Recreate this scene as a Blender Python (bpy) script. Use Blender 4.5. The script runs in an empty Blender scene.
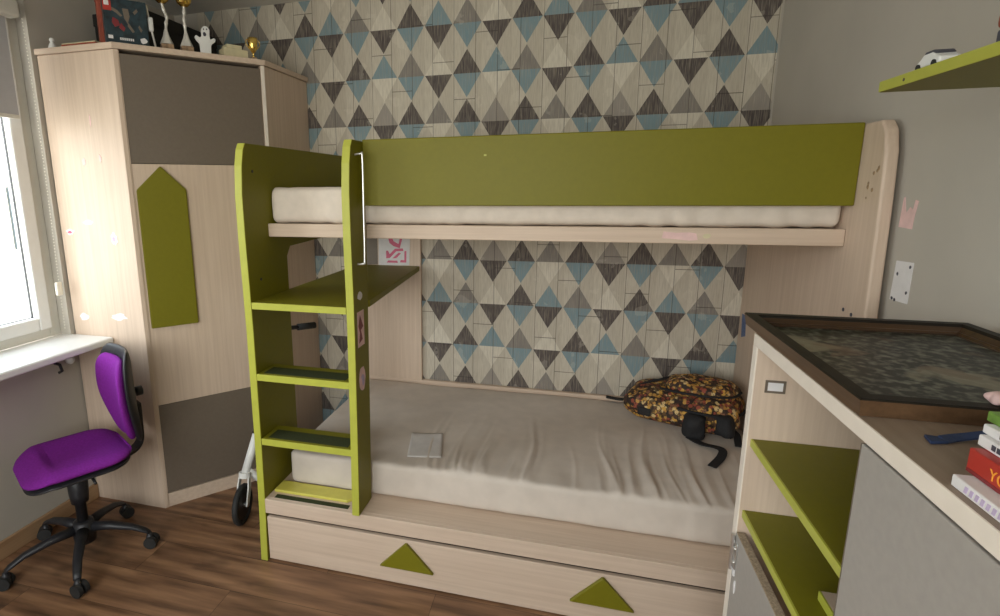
import bpy, bmesh, math, random
from mathutils import Vector, Matrix, noise
random.seed(7)
sc = bpy.context.scene
col = sc.collection
PI = math.pi
org = {}

# ------------------------------------------------------------------ materials
def newmat(name):
    m = bpy.data.materials.new(name); m.use_nodes = True
    nt = m.node_tree; nt.nodes.clear()
    out = nt.nodes.new('ShaderNodeOutputMaterial'); b = nt.nodes.new('ShaderNodeBsdfPrincipled')
    nt.links.new(b.outputs[0], out.inputs[0])
    return m, nt, b
def N(nt, t, **k):
    n = nt.nodes.new(t)
    for a, v in k.items(): setattr(n, a, v)
    return n
def rgba(c): return (c[0], c[1], c[2], 1)
def plain(name, c, rough=.5, metal=0, var=.06, scale=30, bump=0, spec=.5, sheen=0):
    m, nt, b = newmat(name)
    tc = N(nt, 'ShaderNodeTexCoord'); no = N(nt, 'ShaderNodeTexNoise'); no.inputs['Scale'].default_value = scale; no.inputs['Detail'].default_value = 4
    nt.links.new(tc.outputs['Object'], no.inputs['Vector'])
    r = N(nt, 'ShaderNodeValToRGB'); r.color_ramp.elements[0].position = .3; r.color_ramp.elements[1].position = .7
    r.color_ramp.elements[0].color = rgba([x*(1-var) for x in c]); r.color_ramp.elements[1].color = rgba([min(1, x*(1+var)) for x in c])
    nt.links.new(no.outputs['Fac'], r.inputs[0]); nt.links.new(r.outputs[0], b.inputs['Base Color'])
    b.inputs['Roughness'].default_value = rough; b.inputs['Metallic'].default_value = metal
    b.inputs['Specular IOR Level'].default_value = spec
    if sheen: b.inputs['Sheen Weight'].default_value = sheen
    if bump:
        bp = N(nt, 'ShaderNodeBump'); bp.inputs['Strength'].default_value = bump; bp.inputs['Distance'].default_value = .002
        nt.links.new(no.outputs['Fac'], bp.inputs['Height']); nt.links.new(bp.outputs[0], b.inputs['Normal'])
    return m
def wood(name, c1, c2, grain='z', rough=.45, fine=1.0):
    m, nt, b = newmat(name)
    tc = N(nt, 'ShaderNodeTexCoord'); mp = N(nt, 'ShaderNodeMapping')
    s = {'x': (1.2, 45, 45), 'y': (45, 1.2, 45), 'z': (45, 45, 1.2)}[grain]
    mp.inputs['Scale'].default_value = [v*fine for v in s]
    nt.links.new(tc.outputs['Object'], mp.inputs['Vector'])
    no = N(nt, 'ShaderNodeTexNoise'); no.inputs['Scale'].default_value = 1.6; no.inputs['Detail'].default_value = 6; no.inputs['Roughness'].default_value = .65
    nt.links.new(mp.outputs[0], no.inputs['Vector'])
    n2 = N(nt, 'ShaderNodeTexNoise'); n2.inputs['Scale'].default_value = 3
    nt.links.new(tc.outputs['Object'], n2.inputs['Vector'])
    mx = N(nt, 'ShaderNodeMath', operation='MULTIPLY_ADD'); mx.inputs[1].default_value = .25
    nt.links.new(n2.outputs['Fac'], mx.inputs[0]); nt.links.new(no.outputs['Fac'], mx.inputs[2])
    r = N(nt, 'ShaderNodeValToRGB'); r.color_ramp.elements[0].position = .42; r.color_ramp.elements[1].position = .8
    r.color_ramp.elements[0].color = rgba(c2); r.color_ramp.elements[1].color = rgba(c1)
    nt.links.new(mx.outputs[0], r.inputs[0]); nt.links.new(r.outputs[0], b.inputs['Base Color'])
    b.inputs['Roughness'].default_value = rough; b.inputs['Specular IOR Level'].default_value = .35
    return m
M = {}
W1, W2 = (.66, .525, .415), (.56, .43, .33)
M['wood_z'] = wood('pale_wood_vertical', W1, W2, 'z')
M['wood_x'] = wood('pale_wood_long', W1, W2, 'x')
M['wood_y'] = wood('pale_wood_deep', W1, W2, 'y')
M['edge'] = plain('pale_edge_band', (.80, .72, .63), .4, var=.03)
M['top_wood'] = wood('brown_top_wood', (.30, .225, .165), (.25, .18, .13), 'y')
M['lime'] = plain('olive_green_board', (.180, .163, .007), .5, var=.03, scale=60, spec=.3)
M['lime_edge'] = plain('lime_edge_band', (.43, .44, .06), .4, var=.04)
M['yellow'] = plain('yellow_green_board', (.62, .56, .10), .4, var=.04)
M['taupe'] = plain('taupe_board', (.155, .122, .092), .5, var=.05, scale=80)
M['greydoor'] = plain('grey_board', (.35, .325, .30), .45, var=.04, scale=80)
M['grip'] = plain('dark_grip_strip', (.045, .052, .022), .8, var=.2, scale=200, spec=.15)
M['white_pl'] = plain('white_plastic', (.78, .78, .76), .35, var=.02)
M['frame_pl'] = plain('window_plastic', (.62, .60, .54), .35, var=.02)
M['chain'] = plain('bead_plastic', (.85, .82, .72), .3, var=.02)
M['white_paper'] = plain('paper', (.72, .70, .70), .8, var=.05)
M['grey_paper'] = plain('greyish_paper', (.62, .59, .57), .8, var=.05)
M['wall'] = plain('grey_beige_paint', (.47, .435, .38), .85, var=.05, scale=3, bump=.1)
M['wall_r'] = M['wall']
M['ceil'] = plain('ceiling_paint', (.72, .70, .66), .9, var=.02)
M['trimwood'] = wood('skirting_wood', (.42, .27, .15), (.32, .19, .10), 'y')
M['mattress'] = plain('mattress_cloth', (.62, .55, .485), .85, var=.05, scale=14, bump=.25, spec=.2)
M['mattress_up'] = plain('quilted_cloth', (.72, .635, .55), .85, var=.05, scale=25, bump=.3, spec=.2)
M['black'] = plain('black_plastic', (.018, .018, .022), .45, var=.15)
M['blacktex'] = plain('black_webbing', (.012, .012, .014), .8, var=.3, scale=200)
M['purple'] = plain('purple_cloth', (.20, .018, .27), .85, var=.12, scale=120, bump=.3, spec=.2)
M['chrome'] = plain('brushed_metal', (.75, .75, .74), .28, 1, var=.03)
M['gold'] = plain('gold_metal', (.85, .60, .16), .22, 1, var=.05)
M['silver'] = plain('silvery_plastic', (.72, .70, .65), .3, .3, var=.08)
M['marble'] = plain('brown_marble', (.30, .20, .12), .3, var=.5, scale=60)
M['rubber'] = plain('tyre_rubber', (.02, .02, .02), .7, var=.2)
M['boxdark'] = plain('dark_teal_print', (.014, .032, .042), .35, var=.6, scale=40)
M['boxblack'] = plain('black_card', (.012, .011, .010), .8, var=.2)
M['red'] = plain('red_print', (.42, .03, .02), .4, var=.1)
M['reddull'] = plain('dull_red_card', (.30, .06, .03), .6, var=.15)
M['darkred'] = plain('dark_red_print', (.20, .02, .025), .4, var=.1)
M['orange'] = plain('orange_print', (.85, .35, .04), .5, var=.03)
M['pink'] = plain('pink_print', (.62, .13, .22), .6, var=.12)
M['palepink'] = plain('pale_pink_print', (.75, .52, .50), .7, var=.1)
M['lilac'] = plain('lilac_print', (.50, .40, .58), .6, var=.1)
M['blueprint'] = plain('blue_sticker', (.10, .15, .30), .5, var=.4, scale=120)
M['navy'] = plain('navy_ribbon', (.02, .035, .09), .6, var=.1)
M['cream'] = plain('cream_card', (.62, .56, .36), .6, var=.08)
M['greencover'] = plain('leafy_green_print', (.16, .30, .05), .4, var=.7, scale=25)
M['inkmark'] = plain('ink', (.06, .06, .08), .6, var=.1)
M['chip'] = plain('raw_chipboard', (.38, .29, .20), .9, var=.35, scale=260)
M['frame_brown'] = wood('dark_frame_wood', (.085, .045, .022), (.03, .017, .010), 'x', .35)
M['black_frame'] = plain('black_brown_lacquer', (.012, .009, .006), .5, var=.3, spec=.25)
M['frame_side'] = wood('brown_frame_side', (.12, .066, .033), (.075, .04, .02), 'y', .4)
M['plaster'] = plain('outdoor_plaster', (.75, .68, .55), .9, var=.15, scale=2)
M['roof'] = plain('roof_tiles', (.30, .12, .08), .9, var=.2)
M['blind'] = plain('blind_fabric', (.42, .42, .44), .9, var=.03)
M['void'] = plain('inner_shade_board', (.10, .08, .065), .8, var=.05)

# glass pane: thin, mostly clear
m, nt, b = newmat('clear_glass'); nt.nodes.remove(b)
tr = N(nt, 'ShaderNodeBsdfTransparent'); gl = N(nt, 'ShaderNodeBsdfGlossy'); gl.inputs['Roughness'].default_value = .02
tr.inputs[0].default_value = (.93, .96, .97, 1)
mix = N(nt, 'ShaderNodeMixShader'); mix.inputs[0].default_value = .07
nt.links.new(tr.outputs[0], mix.inputs[1]); nt.links.new(gl.outputs[0], mix.inputs[2])
nt.links.new(mix.outputs[0], [n for n in nt.nodes if n.type == 'OUTPUT_MATERIAL'][0].inputs[0]); M['glass'] = m

# helper for node math
class G:
    def __init__(s, nt): s.nt = nt
    def m(s, op, a, b=None, c=None):
        n = s.nt.nodes.new('ShaderNodeMath'); n.operation = op
        for i, v in enumerate((a, b, c)):
            if v is None: continue
            if isinstance(v, (int, float)): n.inputs[i].default_value = v
            else: s.nt.links.new(v, n.inputs[i])
        return n.outputs[0]
    def mixc(s, f, a, b):
        n = s.nt.nodes.new('ShaderNodeMix'); n.data_type = 'RGBA'
        for i, v in ((0, f), (6, a), (7, b)):
            if isinstance(v, tuple): n.inputs[i].default_value = rgba(v)
            elif isinstance(v, (int, float)): n.inputs[i].default_value = v
            else: s.nt.links.new(v, n.inputs[i])
        return n.outputs[2]
    def ramp(s, f, cols):
        n = s.nt.nodes.new('ShaderNodeValToRGB'); cr = n.color_ramp; cr.interpolation = 'CONSTANT'
        k = len(cols)
        cr.elements[0].position = 0; cr.elements[0].color = rgba(cols[0])
        cr.elements[1].position = 1/k; cr.elements[1].color = rgba(cols[1])
        for i in range(2, k):
            e = cr.elements.new(i/k); e.color = rgba(cols[i])
        s.nt.links.new(f, n.inputs[0]); return n.outputs[0]
    def noise(s, vec, scale, detail=3, mapscale=None):
        if mapscale:
            mp = s.nt.nodes.new('ShaderNodeMapping'); mp.inputs['Scale'].default_value = mapscale
            s.nt.links.new(vec, mp.inputs[0]); vec = mp.outputs[0]
        n = s.nt.nodes.new('ShaderNodeTexNoise'); n.inputs['Scale'].default_value = scale; n.inputs['Detail'].default_value = detail
        s.nt.links.new(vec, n.inputs['Vector']); return n.outputs['Fac']

# wallpaper of diamonds printed over planks (object coords = world, the paper's origin is at 0,0,0)
m, nt, b = newmat('diamond_wallpaper'); g = G(nt)
tc = N(nt, 'ShaderNodeTexCoord'); sx = N(nt, 'ShaderNodeSeparateXYZ'); nt.links.new(tc.outputs['Object'], sx.inputs[0])
X, Z = sx.outputs[0], sx.outputs[2]
PX, PZ = .1545, .2485
u = g.m('DIVIDE', g.m('SUBTRACT', X, .336-3*PX), PX)            # integer = centre of column k
v = g.m('DIVIDE', g.m('SUBTRACT', 1.190+40*PZ*3/3, Z), PZ)       # integer = row centre, counts downward
ci = g.m('ROUND', u); ri = g.m('ROUND', v)
du = g.m('SUBTRACT', u, ci); dv = g.m('SUBTRACT', v, ri)
inside = g.m('LESS_THAN', g.m('ADD', g.m('ABSOLUTE', du), g.m('ABSOLUTE', dv)), .487)
cm = g.m('FLOORED_MODULO', ci, 4); rm = g.m('FLOORED_MODULO', g.m('SUBTRACT', ri, 40), 3)
idx = g.m('DIVIDE', g.m('ADD', g.m('ADD', g.m('MULTIPLY', rm, 4), cm), .5), 12)
Dk, Gy, Bl, Cr = (.085, .070, .067), (.23, .21, .19), (.20, .295, .33), (.68, .63, .53)
G2 = (.31, .28, .25)
top = [Gy, Dk, G2, Dk,  Bl, Gy, Cr, Dk,  Cr, Dk, Bl, Gy]
bot = [Cr, Bl, Dk, Bl,  Dk, Bl, Dk, Bl,  Dk, Bl, Cr, Bl]
tcol = g.ramp(idx, top); bcol = g.ramp(idx, bot)
dcol = g.mixc(g.m('GREATER_THAN', dv, 0), tcol, bcol)
wobble = g.noise(tc.outputs['Object'], 6, 3, (1, 1, .3))
cream = g.mixc(g.m('GREATER_THAN', g.m('FRACT', g.m('ADD', u, .5)), .5), (.58, .53, .44), (.53, .48, .395))
base = g.mixc(inside, cream, dcol)
fine = g.noise(tc.outputs['Object'], 3, 5, (60, 1, 5))
base = g.mixc(g.m('MULTIPLY', g.m('MAXIMUM', g.m('SUBTRACT', fine, .42), 0), 1.6), base, (.34, .29, .23))
lite = g.noise(tc.outputs['Object'], 3.3, 5, (75, 1, 3))
base = g.mixc(g.m('MULTIPLY', g.m('MAXIMUM', g.m('SUBTRACT', lite, .52), 0), 1.5), base, (.60, .54, .45))
blot = g.noise(tc.outputs['Object'], 9, 4)
base = g.mixc(g.m('MULTIPLY', g.m('GREATER_THAN', blot, .62), .12), base, (.85, .79, .68))
pl = g.m('FRACT', g.m('DIVIDE', g.m('ADD', X, 1.222), .1159))
line = g.m('LESS_THAN', g.m('ABSOLUTE', g.m('SUBTRACT', pl, .5)), .014)
pid = g.m('FLOOR', g.m('DIVIDE', g.m('ADD', X, 1.222-.058), .1159))
zz = g.m('FRACT', g.m('ADD', g.m('DIVIDE', Z, .52), g.m('MULTIPLY', pid, .37)))
line2 = g.m('LESS_THAN', g.m('ABSOLUTE', g.m('SUBTRACT', zz, .5)), .004)
ln = g.m('MINIMUM', g.m('MULTIPLY', g.m('MAXIMUM', line, line2), .7), .7)
ln = g.m('MULTIPLY', ln, g.m('ADD', .45, g.m('MULTIPLY', wobble, .9)))
base = g.mixc(ln, base, (.05, .042, .036))
nt.links.new(base, b.inputs['Base Color']); b.inputs['Roughness'].default_value = .7; b.inputs['Specular IOR Level'].default_value = .25
M['paper'] = m

# laminate floor
m, nt, b = newmat('laminate_floor'); g = G(nt)
tc = N(nt, 'ShaderNodeTexCoord'); sx = N(nt, 'ShaderNodeSeparateXYZ'); nt.links.new(tc.outputs['Object'], sx.inputs[0])
X, Y = sx.outputs[0], sx.outputs[1]
row = g.m('FLOOR', g.m('DIVIDE', Y, .192)); fy = g.m('FRACT', g.m('DIVIDE', Y, .192))
xs = g.m('ADD', g.m('DIVIDE', X, 1.28), g.m('MULTIPLY', row, .37)); fx = g.m('FRACT', xs); cell = g.m('FLOOR', xs)
wn = N(nt, 'ShaderNodeTexWhiteNoise', noise_dimensions='2D'); cb = N(nt, 'ShaderNodeCombineXYZ')
nt.links.new(cell, cb.inputs[0]); nt.links.new(row, cb.inputs[1]); nt.links.new(cb.outputs[0], wn.inputs['Vector'])
off = N(nt, 'ShaderNodeVectorMath', operation='MULTIPLY_ADD'); off.inputs[1].default_value = (7, 7, 7)
nt.links.new(wn.outputs['Color'], off.inputs[0]); nt.links.new(tc.outputs['Object'], off.inputs[2])
gr = g.noise(off.outputs[0], 2.2, 7, (1.1, 11, 1)); kn = g.noise(off.outputs[0], 4.2, 4, (.55, 1.5, 1))
r = N(nt, 'ShaderNodeValToRGB'); e = r.color_ramp.elements
e[0].position = .28; e[0].color = (.085, .043, .022, 1); e[1].position = .75; e[1].color = (.42, .235, .125, 1)
e2 = e.new(.5); e2.color = (.24, .125, .066, 1)
nt.links.new(gr, r.inputs[0])
c = g.mixc(g.m('MULTIPLY', wn.outputs['Value'], .35), r.outputs[0], (.10, .055, .033))
knf = N(nt, 'ShaderNodeMapRange'); knf.inputs[1].default_value = .60; knf.inputs[2].default_value = .74; nt.links.new(kn, knf.inputs[0])
c = g.mixc(g.m('MULTIPLY', knf.outputs[0], .8), c, (.028, .016, .011))
gap = g.m('MAXIMUM', g.m('LESS_THAN', fy, .012), g.m('LESS_THAN', fx, .0018))
c = g.mixc(g.m('MULTIPLY', gap, .7), c, (.02, .012, .008))
nt.links.new(c, b.inputs['Base Color']); b.inputs['Roughness'].default_value = .38; b.inputs['Specular IOR Level'].default_value = .4
M['floor'] = m

# backpack print
m, nt, b = newmat('busy_backpack_print'); g = G(nt)
tc = N(nt, 'ShaderNodeTexCoord'); vo = N(nt, 'ShaderNodeTexVoronoi'); vo.inputs['Scale'].default_value = 58
nt.links.new(tc.outputs['Object'], vo.inputs['Vector'])
sp = N(nt, 'ShaderNodeSeparateColor'); nt.links.new(vo.outputs['Color'], sp.inputs[0])
c = g.ramp(sp.outputs[0], [(.60, .34, .06), (.08, .035, .018), (.46, .23, .05), (.30, .07, .04), (.66, .48, .22), (.03, .016, .012), (.52, .29, .07), (.22, .10, .05)])
n1 = g.noise(tc.outputs['Object'], 70, 3)
c = g.mixc(g.m('MULTIPLY', g.m('GREATER_THAN', n1, .56), .8), c, (.03, .016, .010))
ed = g.m('GREATER_THAN', vo.outputs['Distance'], .62)
c = g.mixc(g.m('MULTIPLY', ed, .8), c, (.02, .012, .01))
nt.links.new(c, b.inputs['Base Color']); b.inputs['Roughness'].default_value = .75; M['bagprint'] = m

# painted picture: dark foliage over pale ground
m, nt, b = newmat('dark_landscape_picture'); g = G(nt)
tc = N(nt, 'ShaderNodeTexCoord')
n1 = g.noise(tc.outputs['Object'], 55, 7); n2 = g.noise(tc.outputs['Object'], 5.5, 3)
r = N(nt, 'ShaderNodeValToRGB'); e = r.color_ramp.elements; e[0].position = .46; e[0].color = (.006, .007, .005, 1); e[1].position = .66; e[1].color = (.17, .18, .14, 1)
nt.links.new(n1, r.inputs[0])
mr = N(nt, 'ShaderNodeMapRange'); mr.inputs[1].default_value = .57; mr.inputs[2].default_value = .61; nt.links.new(n2, mr.inputs[0])
c = g.mixc(g.m('MULTIPLY', mr.outputs[0], .7), r.outputs[0], (.30, .27, .19))
n3 = g.noise(tc.outputs['Object'], 9, 2)
c = g.mixc(g.m('MULTIPLY', g.m('GREATER_THAN', n3, .6), .4), c, (.14, .07, .035))
nt.links.new(c, b.inputs['Base Color']); b.inputs['Roughness'].default_value = .35; b.inputs['Specular IOR Level'].default_value = .25; M['picture'] = m

# ------------------------------------------------------------------ objects
def root(name, label, cat, loc, rz=0, group=None, kind=None, world=True):
    o = bpy.data.objects.new(name, None); col.objects.link(o); o.location = loc; o.rotation_euler = (0, 0, rz)
    o.empty_display_size = .05
    if label: o['label'] = label
    if cat: o['category'] = cat
    if group: o['group'] = group
    if kind: o['kind'] = kind
    org[o] = Vector(loc) if world else Vector((0, 0, 0))
    return o
def part(name, bm, mat, parent=None, smooth=False, label=None, centre=None, tagd=None, kind=None, mod=None):
    bmesh.ops.recalc_face_normals(bm, faces=bm.faces)
    if centre is None:
        lo = [min(v.co[i] for v in bm.verts) for i in range(3)]; hi = [max(v.co[i] for v in bm.verts) for i in range(3)]
        centre = Vector([(lo[i]+hi[i])/2 for i in range(3)])
        if parent is None: centre.z = lo[2]
    centre = Vector(centre)
    bmesh.ops.translate(bm, vec=-centre, verts=bm.verts)
    me = bpy.data.meshes.new(name); bm.to_mesh(me); bm.free()
    mats = mat if isinstance(mat, (list, tuple)) else [mat]
    for x in mats: me.materials.append(M[x])
    for p in me.polygons: p.use_smooth = smooth
    o = bpy.data.objects.new(name, me); col.objects.link(o)
    if parent: o.parent = parent; o.location = centre - org[parent]
    else: o.location = centre
    org[o] = centre
    if label: o['label'] = label
    if kind: o['kind'] = kind
    if tagd:
        o['label'], o['category'] = tagd[:2]
        if len(tagd) > 2: o['group'] = tagd[2]
    return o
def B(): return bmesh.new()
def add(dst, src):
    me = bpy.data.meshes.new('t'); src.to_mesh(me); src.free(); dst.from_mesh(me); bpy.data.meshes.remove(me)
def box(x0, x1, y0, y1, z0, z1, bev=0, bm=None, seg=2):
    t = bmesh.new(); bmesh.ops.create_cube(t, size=1)
    for v in t.verts: v.co = Vector(((x0+x1)/2+v.co.x*(x1-x0), (y0+y1)/2+v.co.y*(y1-y0), (z0+z1)/2+v.co.z*(z1-z0)))
    if bev: bmesh.ops.bevel(t, geom=list(t.edges), offset=bev, segments=seg, affect='EDGES', profile=.5)
    if bm is None: return t
    add(bm, t); return bm
def prism(pts, axis, a, b, bev=0, bm=None, seg=2):
    """pts: 2d outline in the two other axes (in xyz order), extruded along axis from a to b"""
    t = bmesh.new()
    def mk(p, w):
        if axis == 'x': return (w, p[0], p[1])
        if axis == 'y': return (p[0], w, p[1])
        return (p[0], p[1], w)
    va = [t.verts.new(mk(p, a)) for p in pts]; vb = [t.verts.new(mk(p, b)) for p in pts]
    n = len(pts)
    t.faces.new(va); t.faces.new(vb[::-1])
    for i in range(n): t.faces.new((va[i], vb[i], vb[(i+1) % n], va[(i+1) % n]))
    bmesh.ops.recalc_face_normals(t, faces=t.faces)
    if bev: bmesh.ops.bevel(t, geom=list(t.edges), offset=bev, segments=seg, affect='EDGES', profile=.5)
    if bm is None: return t
    add(bm, t); return bm
def tube(pts, r, n=10, bm=None, closed=False):
    t = bm or bmesh.new(); pts = [Vector(p) for p in pts]; rings = []
    rr = r if isinstance(r, (list, tuple)) else [r]*len(pts)
    ref = None
    for i, p in enumerate(pts):
        a = pts[i-1] if i else (pts[-1] if closed else p); c = pts[(i+1) % len(pts)] if (i < len(pts)-1 or closed) else p
        d = (c-a).normalized()
        if ref is None: ref = d.orthogonal().normalized()
        ref = (ref - d*ref.dot(d)); ref = ref.normalized() if ref.length > 1e-6 else d.orthogonal().normalized()
        s = d.cross(ref)
        rings.append([t.verts.new(p+(ref*math.cos(2*PI*k/n)+s*math.sin(2*PI*k/n))*rr[i]) for k in range(n)])
    m_ = len(rings)
    for i in range(m_ if closed else m_-1):
        A, C = rings[i], rings[(i+1) % m_]
        for k in range(n): t.faces.new((A[k], A[(k+1) % n], C[(k+1) % n], C[k]))
    if not closed: t.faces.new(rings[0]); t.faces.new(rings[-1][::-1])
    return t
def lathe(prof, c=(0, 0, 0), n=24, bm=None, axis='z'):
    t = bm or bmesh.new(); c = Vector(c); rings = []
    for r, z in prof:
        ring = []
        for k in range(n):
            a = 2*PI*k/n; p = (r*math.cos(a), r*math.sin(a), z)
            if axis == 'x': p = (p[2], p[0], p[1])
            if axis == 'y': p = (p[0], p[2], p[1])
            ring.append(t.verts.new(c+Vector(p)))
        rings.append(ring)
    for A, C in zip(rings, rings[1:]):
        for k in range(n): t.faces.new((A[k], A[(k+1) % n], C[(k+1) % n], C[k]))
    t.faces.new(rings[0]); t.faces.new(rings[-1][::-1])
    return t
def softbox(x0, x1, y0, y1, z0, z1, r, nx, ny, nz, disp=None):
    """rounded box made of a fine grid; disp(p, n) -> offset"""
    t = bmesh.new(); lo = Vector((x0, y0, z0)); hi = Vector((x1, y1, z1)); cnt = (nx, ny, nz)
    rr = Vector(r if isinstance(r, (tuple, list)) else (r, r, r))
    for ax in range(3):
        a, b_ = [i for i in range(3) if i != ax]
        for side in (0, 1):
            g_ = []
            for i in range(cnt[a]+1):
                row_ = []
                for j in range(cnt[b_]+1):
                    p = Vector((0, 0, 0)); p[ax] = hi[ax] if side else lo[ax]
                    p[a] = lo[a]+(hi[a]-lo[a])*i/cnt[a]; p[b_] = lo[b_]+(hi[b_]-lo[b_])*j/cnt[b_]
                    q = Vector([min(max(p[k], lo[k]+rr[k]), hi[k]-rr[k]) for k in range(3)])
                    d = Vector([(p[k]-q[k])/rr[k] for k in range(3)]); nrm = d.normalized()
                    p2 = Vector([q[k]+nrm[k]*rr[k] for k in range(3)])
                    if disp: p2 = p2+disp(p2, nrm)
                    row_.append(t.verts.new(p2))
                g_.append(row_)
            for i in range(cnt[a]):
                for j in range(cnt[b_]): t.faces.new((g_[i][j], g_[i+1][j], g_[i+1][j+1], g_[i][j+1]))
    bmesh.ops.remove_doubles(t, verts=t.verts, dist=1e-5)
    bmesh.ops.recalc_face_normals(t, faces=t.faces)
    return t
def xf(bm, mat): bmesh.ops.transform(bm, matrix=mat, verts=bm.verts); return bm
def smoothpath(pts, n=6):
    pts = [Vector(p) for p in pts]; out = []
    for i in range(len(pts)-1):
        p0 = pts[max(i-1, 0)]; p1 = pts[i]; p2 = pts[i+1]; p3 = pts[min(i+2, len(pts)-1)]
        for k in range(n):
            t_ = k/n
            out.append(.5*((2*p1)+(-p0+p2)*t_+(2*p0-5*p1+4*p2-p3)*t_*t_+(-p0+3*p1-3*p2+p3)*t_**3))
    out.append(pts[-1]); return out
def ribbon(pts, w, th, side, bm=None):
    """flat band along pts; side = width direction(s)"""
    t = bm or bmesh.new(); pts = [Vector(p) for p in pts]; rings = []
    for i, p in enumerate(pts):
        d = (pts[min(i+1, len(pts)-1)]-pts[max(i-1, 0)]).normalized(); s = Vector(side); s = (s-d*s.dot(d)).normalized(); n_ = d.cross(s)
        rings.append([t.verts.new(p+s*a*w/2+n_*b_*th/2) for a, b_ in ((-1, -1), (1, -1), (1, 1), (-1, 1))])
    for A, C in zip(rings, rings[1:]):
        for k in range(4): t.faces.new((A[k], A[(k+1) % 4], C[(k+1) % 4], C[k]))
    t.faces.new(rings[0]); t.faces.new(rings[-1][::-1]); return t
def blob(outline_n, c, ru, rv, seed, ju=.3):
    """wobbly 2d outline"""
    rnd = random.Random(seed)
    return [(c[0]+ru*(1-ju*rnd.random())*math.cos(2*PI*k/outline_n), c[1]+rv*(1-ju*rnd.random())*math.sin(2*PI*k/outline_n)) for k in range(outline_n)]
def struct(name, bm, mat, **k):
    o = part(name, bm, mat, None, kind='structure', **k); return o

# ------------------------------------------------------------------ room
XL, XR, YN, ZC = -1.15, 2.098, -4.3, 2.62
struct('floor', box(XL-.2, XR+.1, YN-.1, .1, -.05, 0), 'floor', centre=(0, 0, 0))
struct('ceiling', box(XL-.2, XR+.1, YN-.1, .1, ZC, ZC+.05), 'ceil')
struct('wall_back', box(XL-.25, XR+.1, .004, .12, 0, ZC), 'wall')
struct('wallpaper', box(-.985, 2.088, 0, .004, 0, ZC), 'paper', centre=(0, 0, 0)).name = 'wall_back_wallpaper'
struct('wall_right', box(XR, XR+.1, YN, .004, 0, ZC), 'wall')
NX0, NX1, NZ0, NZ1 = -.85, 1.45, .9, 2.4  # opening for the window added to brighten the room
wn_ = B()
box(XL-.25, NX0, YN-.2, YN, 0, ZC, bm=wn_); box(NX1, XR+.1, YN-.2, YN, 0, ZC, bm=wn_); box(NX0, NX1, YN-.2, YN, 0, NZ0, bm=wn_); box(NX0, NX1, YN-.2, YN, NZ1, ZC, bm=wn_)
struct('wall_near', wn_, 'wall')
WY0, WY1, WZ0, WZ1 = -2.75, -.955, .862, 2.42
wl = B()
box(XL-.25, XL, WY1, .004, 0, ZC, bm=wl); box(XL-.25, XL, YN, WY0, 0, ZC, bm=wl)
box(XL-.25, XL, WY0, WY1, 0, WZ0, bm=wl); box(XL-.25, XL, WY0, WY1, WZ1, ZC, bm=wl)
struct('wall_left', wl, 'wall')
struct('baseboard_left', box(XL, XL+.016, YN, -.936, 0, .082, .004), 'trimwood')
struct('baseboard_right', box(XR-.014, XR, YN, -2.6, 0, .082, .004), 'trimwood')
# window
win = root('window_1', None, None, (XL-.07, -1.85, WZ0), kind='structure')
def frame_rect(x0, x1, y0, y1, z0, z1, w, bev=.004):
    t = B(); box(x0, x1, y0, y0+w, z0, z1, bev, t); box(x0, x1, y1-w, y1, z0, z1, bev, t)
    box(x0, x1, y0+w, y1-w, z0, z0+w, bev, t); box(x0, x1, y0+w, y1-w, z1-w, z1, bev, t); return t
part('window_frame', frame_rect(XL-.125, XL-.06, WY0, WY1, .895, WZ1, .055), 'frame_pl', win)
for (a, c_) in ((WY1-.05-.80, WY1-.05), (WY0+.05, WY0+.05+.80)):
    s_ = part('window_sash', frame_rect(XL-.115, XL-.045, a, c_, .94, WZ1-.045, .062, .008), 'white_pl', win)
    part('pane', box(XL-.088, XL-.084, a+.055, c_-.055, .995, WZ1-.1), 'glass', s_)
    part('gasket', frame_rect(XL-.092, XL-.08, a+.058, c_-.058, .998, WZ1-.103, .006, 0), 'black', s_)
part('window_mullion', box(XL-.12, XL-.05, WY0+.85, WY1-.85, .895+.055, WZ1-.055, .004), 'white_pl', win)
h_ = B(); box(XL-.045, XL-.03, -1.80, -1.77, 1.55, 1.62, .004, h_); box(XL-.03, XL-.012, -1.795, -1.775, 1.47, 1.61, .006, h_)
part('window_handle', h_, 'white_pl', win)
part('window_sill', prism([(XL-.06, .862), (-.912, .862), (-.906, .868), (-.906, .889), (-.912, .895), (XL-.06, .895)], 'y', WY0-.02, -.942, .002), 'white_pl', win)
fill_win = root('added_fill_window', None, None, (.3, YN-.1, NZ0), kind='structure')  # invented window in the unseen near wall, added for fill light
fr2 = frame_rect(0, .06, NX0, NX1, NZ0, NZ1, .06); xf(fr2, Matrix.Translation((0, YN-.06, 0)) @ Matrix(((0, 1, 0, 0), (1, 0, 0, 0), (0, 0, 1, 0), (0, 0, 0, 1))))
part('window_frame', fr2, 'frame_pl', fill_win)
part('window_mullion', box(.27, .33, YN-.06, YN, NZ0+.06, NZ1-.06, .004), 'white_pl', fill_win)
for a in (NX0+.06, .33): part('pane', box(a, a+1.06, YN-.032, YN-.028, NZ0+.06, NZ1-.06), 'glass', fill_win)
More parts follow.
